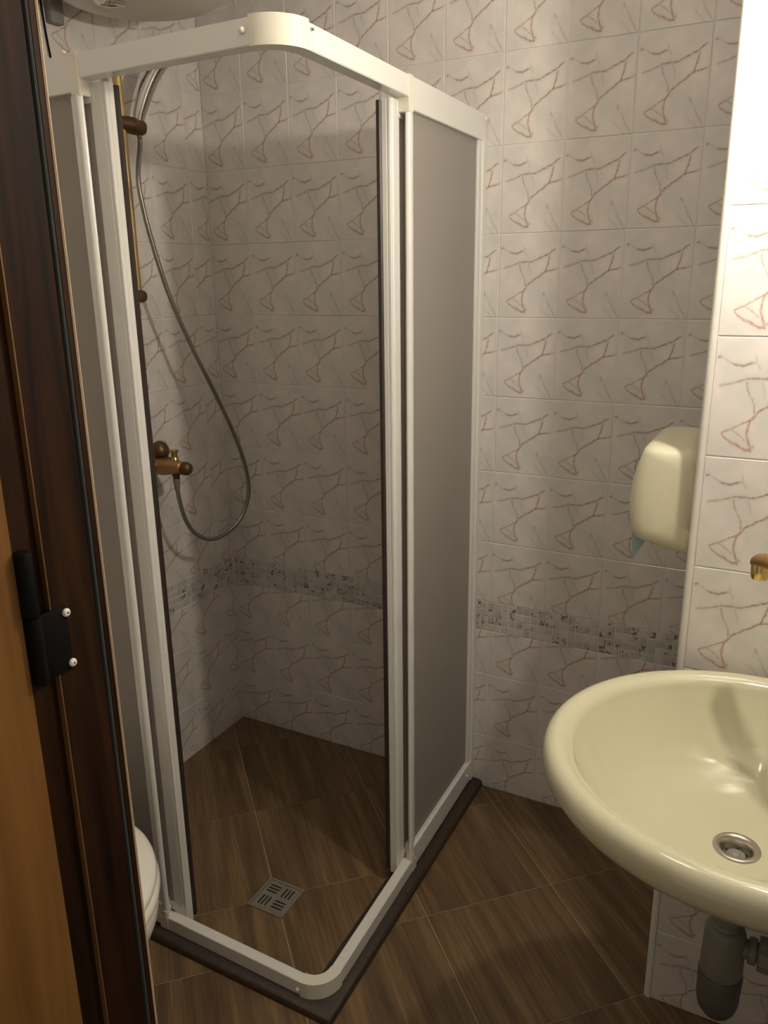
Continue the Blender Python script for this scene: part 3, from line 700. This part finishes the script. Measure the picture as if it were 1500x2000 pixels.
# ------------------------------------------------------------------ toilet, mostly behind the door jamb
to = empty('toilet', (0, -1.205, 0), 'white toilet with closed lid between the shower and the door jamb', 'toilet')
def egg(cx, cy, af, ab, b, z, e=1.75, n=56):
    out = []
    for i in range(n):
        t = 2*math.pi*i/n; c, s = math.cos(t), math.sin(t)
        ex = 2/(e if c > 0 else 2.4)
        out.append(Vector((cx+(af if c > 0 else ab)*abs(c)**ex*(1 if c > 0 else -1), cy+b*abs(s)**ex*(1 if s > 0 else -1), z)))
    return out
CX, CY = .52, -1.208
bm = BM(); rings(bm, [egg(CX, CY, .180, .22, .172, .425), egg(CX, CY, .196, .235, .190, .428), egg(CX, CY, .198, .237, .192, .434), egg(CX, CY, .195, .235, .189, .442), egg(CX, CY, .185, .225, .178, .446)]); obj('lid', bm, m_white, to, angle=60)
bm = BM(); rings(bm, [egg(CX, CY, .189, .228, .182, .402), egg(CX, CY, .201, .238, .193, .405), egg(CX, CY, .203, .239, .195, .414), egg(CX, CY, .196, .235, .189, .4235)]); obj('seat', bm, m_white, to, angle=60)
bm = BM(); rings(bm, [egg(CX, CY, .194, .26, .182, .400, 1.8), egg(CX, CY, .198, .262, .186, .392, 1.8), egg(CX, CY, .194, .26, .183, .365, 1.8), egg(CX-.01, CY, .175, .25, .168, .30, 1.9), egg(CX-.03, CY, .160, .24, .138, .22, 2), egg(CX-.05, CY, .125, .22, .110, .12, 2), egg(CX-.05, CY, .120, .22, .105, .06, 2), egg(CX-.05, CY, .135, .235, .118, .0, 2)]); obj('bowl', bm, m_white, to, smooth=True)
bm = BM(); box(bm, .004, .20, CY-.185, CY+.185, .40, .76, .02, 3); obj('cistern', bm, m_white, to, angle=40)
bm = BM(); box(bm, .002, .207, CY-.19, CY+.19, .762, .79, .008, 2); obj('cistern_lid', bm, m_white, to, angle=40)
bm = BM(); box(bm, .15, .30, CY-.10, CY+.10, .10, .40, .02, 2); obj('back_pan', bm, m_white, to, angle=40)
for s in (-1, 1):
    bm = BM(); cyl(bm, (.275, CY+s*.07-.02, .44), (.275, CY+s*.07+.02, .44), .011, 16, .002); obj('lid_hinge', bm, m_steel, to, angle=40)

# ------------------------------------------------------------------ water heater above, grey box and cable
wh = empty('water_heater', (.0, -.485, 2.0), 'white enamel water heater hanging over the shower, only its rounded bottom in view', 'water heater')
HC = Vector((.245, -.485, 0))
bm = BM(); lathe(bm, HC+Vector((0, 0, 2.040)), (0, 0, 1), [(0, .03), (.001, .08), (.006, .12), (.018, .165), (.036, .198), (.060, .218), (.085, .225), (.40, .225), (.44, .19), (.455, .10), (.457, .001)], 48); obj('tank', bm, m_enamel, wh, angle=60)
bm = BM(); lathe(bm, HC+Vector((-.03, -.05, 2.035)), (0, 0, 1), [(0, .010), (.002, .030), (.006, .036), (.014, .038)], 32); obj('bottom_flange', bm, m_chrome, wh, angle=50)
bm = BM(); box(bm, .0, .03, -.58, -.38, 2.10, 2.14); obj('bracket', bm, m_steel, wh)
bm = BM(); box(bm, .0, .03, -.58, -.38, 2.34, 2.38); obj('bracket', bm, m_steel, wh)
gb = BM(); box(gb, .0006, .022, -.522, -.486, 2.035, 2.12, .003, 2); tag(obj('junction_box', gb, plain('grey_box_plastic', (.25, .235, .21), .5), angle=40), 'small grey box high on the left wall beside the door jamb', 'junction box')
gc = BM(); tube(gc, catmull([(.004, -.535, 2.11), (.004, -.532, 2.06), (.004, -.527, 2.0), (.005, -.523, 1.962)]), .0022, 8); tag(obj('cable', gc, m_black, smooth=True), 'thin dark cable hanging down the left wall to the shower rail', 'cable')

# ------------------------------------------------------------------ door frame (left jamb seen obliquely), door leaf, hinge
YI, YO = -1.427, -1.56
fr = BM()
def vprof(bm, prof, z0, z1): rings(bm, [[Vector((x, y, z)) for x, y in prof] for z in (z0, z1)])
vprof(fr, [(JX-.06, -1.449), (JX-.06, YI), (JX-.0062, YI), (JX, YI-.006), (JX, YI-.0125), (JX-.006, YI-.013), (JX-.006, YI-.0195), (JX, YI-.020), (JX, -1.498), (JX-.006, -1.500), (JX-.006, -1.545), (JX-.06, -1.545)], 0, DZ)
vprof(fr, [(DX1+.06, -1.449), (DX1+.06, YI), (DX1, YI), (DX1, -1.545), (DX1+.06, -1.545)], 0, DZ)
box(fr, JX-.06, DX1+.06, -1.545, YI, DZ, DZ+.06)
frame = tag(obj('trim_2', fr, m_jamb), kind='structure'); 
bm = BM(); vprof(bm, [(JX-.0064, YI+.0004), (JX+.0004, YI-.0064), (JX+.0016, YI-.0050), (JX-.0050, YI+.0016)], 0, DZ); obj('lit_edge_strip', bm, m_edgew, frame)  # strip added along the jamb corner, lamplight painted into its colour
bm = BM(); vprof(bm, [(JX-.005, YI-.0135), (JX-.005, YI-.019), (JX+.0015, YI-.0175), (JX+.0022, YI-.016), (JX+.0012, YI-.0145)], 0, DZ); obj('gasket', bm, m_rubber, frame)
bm = BM(); vprof(bm, [(JX-.0075, -1.4988), (JX+.0003, -1.4988), (JX+.0003, -1.5005), (JX-.0075, -1.5005)], 0, DZ); obj('seam_strip', bm, wood_material('seam_wood', (.10, .045, .014), (.16, .08, .03)), frame)
hg = empty('door_hinge', (JX, -1.50, 1.06), 'black iron door hinge with two bright screws on the dark jamb', 'hinge')
bm = BM(); box(bm, JX-.004, JX+.003, -1.520, -1.4835, 1.105, 1.172, .0015, 2); pl = obj('leaf_plate', bm, m_black, hg, angle=40)
bm = BM(); cyl(bm, (JX+.001, -1.5225, 1.174), (JX+.001, -1.5225, 1.238), .0080, 18, .002); obj('barrel', bm, m_black, hg, angle=40)
bm = BM(); cyl(bm, (JX+.001, -1.5205, 1.105), (JX+.001, -1.5205, 1.173), .0072, 18, .002); obj('barrel', bm, m_black, hg, angle=40)
for z in (1.165, 1.112):
    bm = BM(); lathe(bm, (JX+.0005, -1.4855, z), (1, 0, 0), [(0, .0042), (.004, .0042), (.0052, .0034), (.0058, .0012), (.0052, .0003)], 18); s = obj('screw', bm, m_trimw, hg, smooth=True)
    bm = BM(); cyl(bm, (JX+.0056, -1.4855, z), (JX+.0063, -1.4855, z), .0011, 8); obj('screw_slot', bm, m_dark, s)
# open leaf, swung out towards the viewer's left
lf = BM(); vprof(lf, [(JX-.002, -1.530), (JX-.045, -1.529), (JX-.110, -2.235), (JX-.070, -2.239)], .012, DZ-.01)
door = tag(obj('door_1', lf, m_leaf), kind='structure')
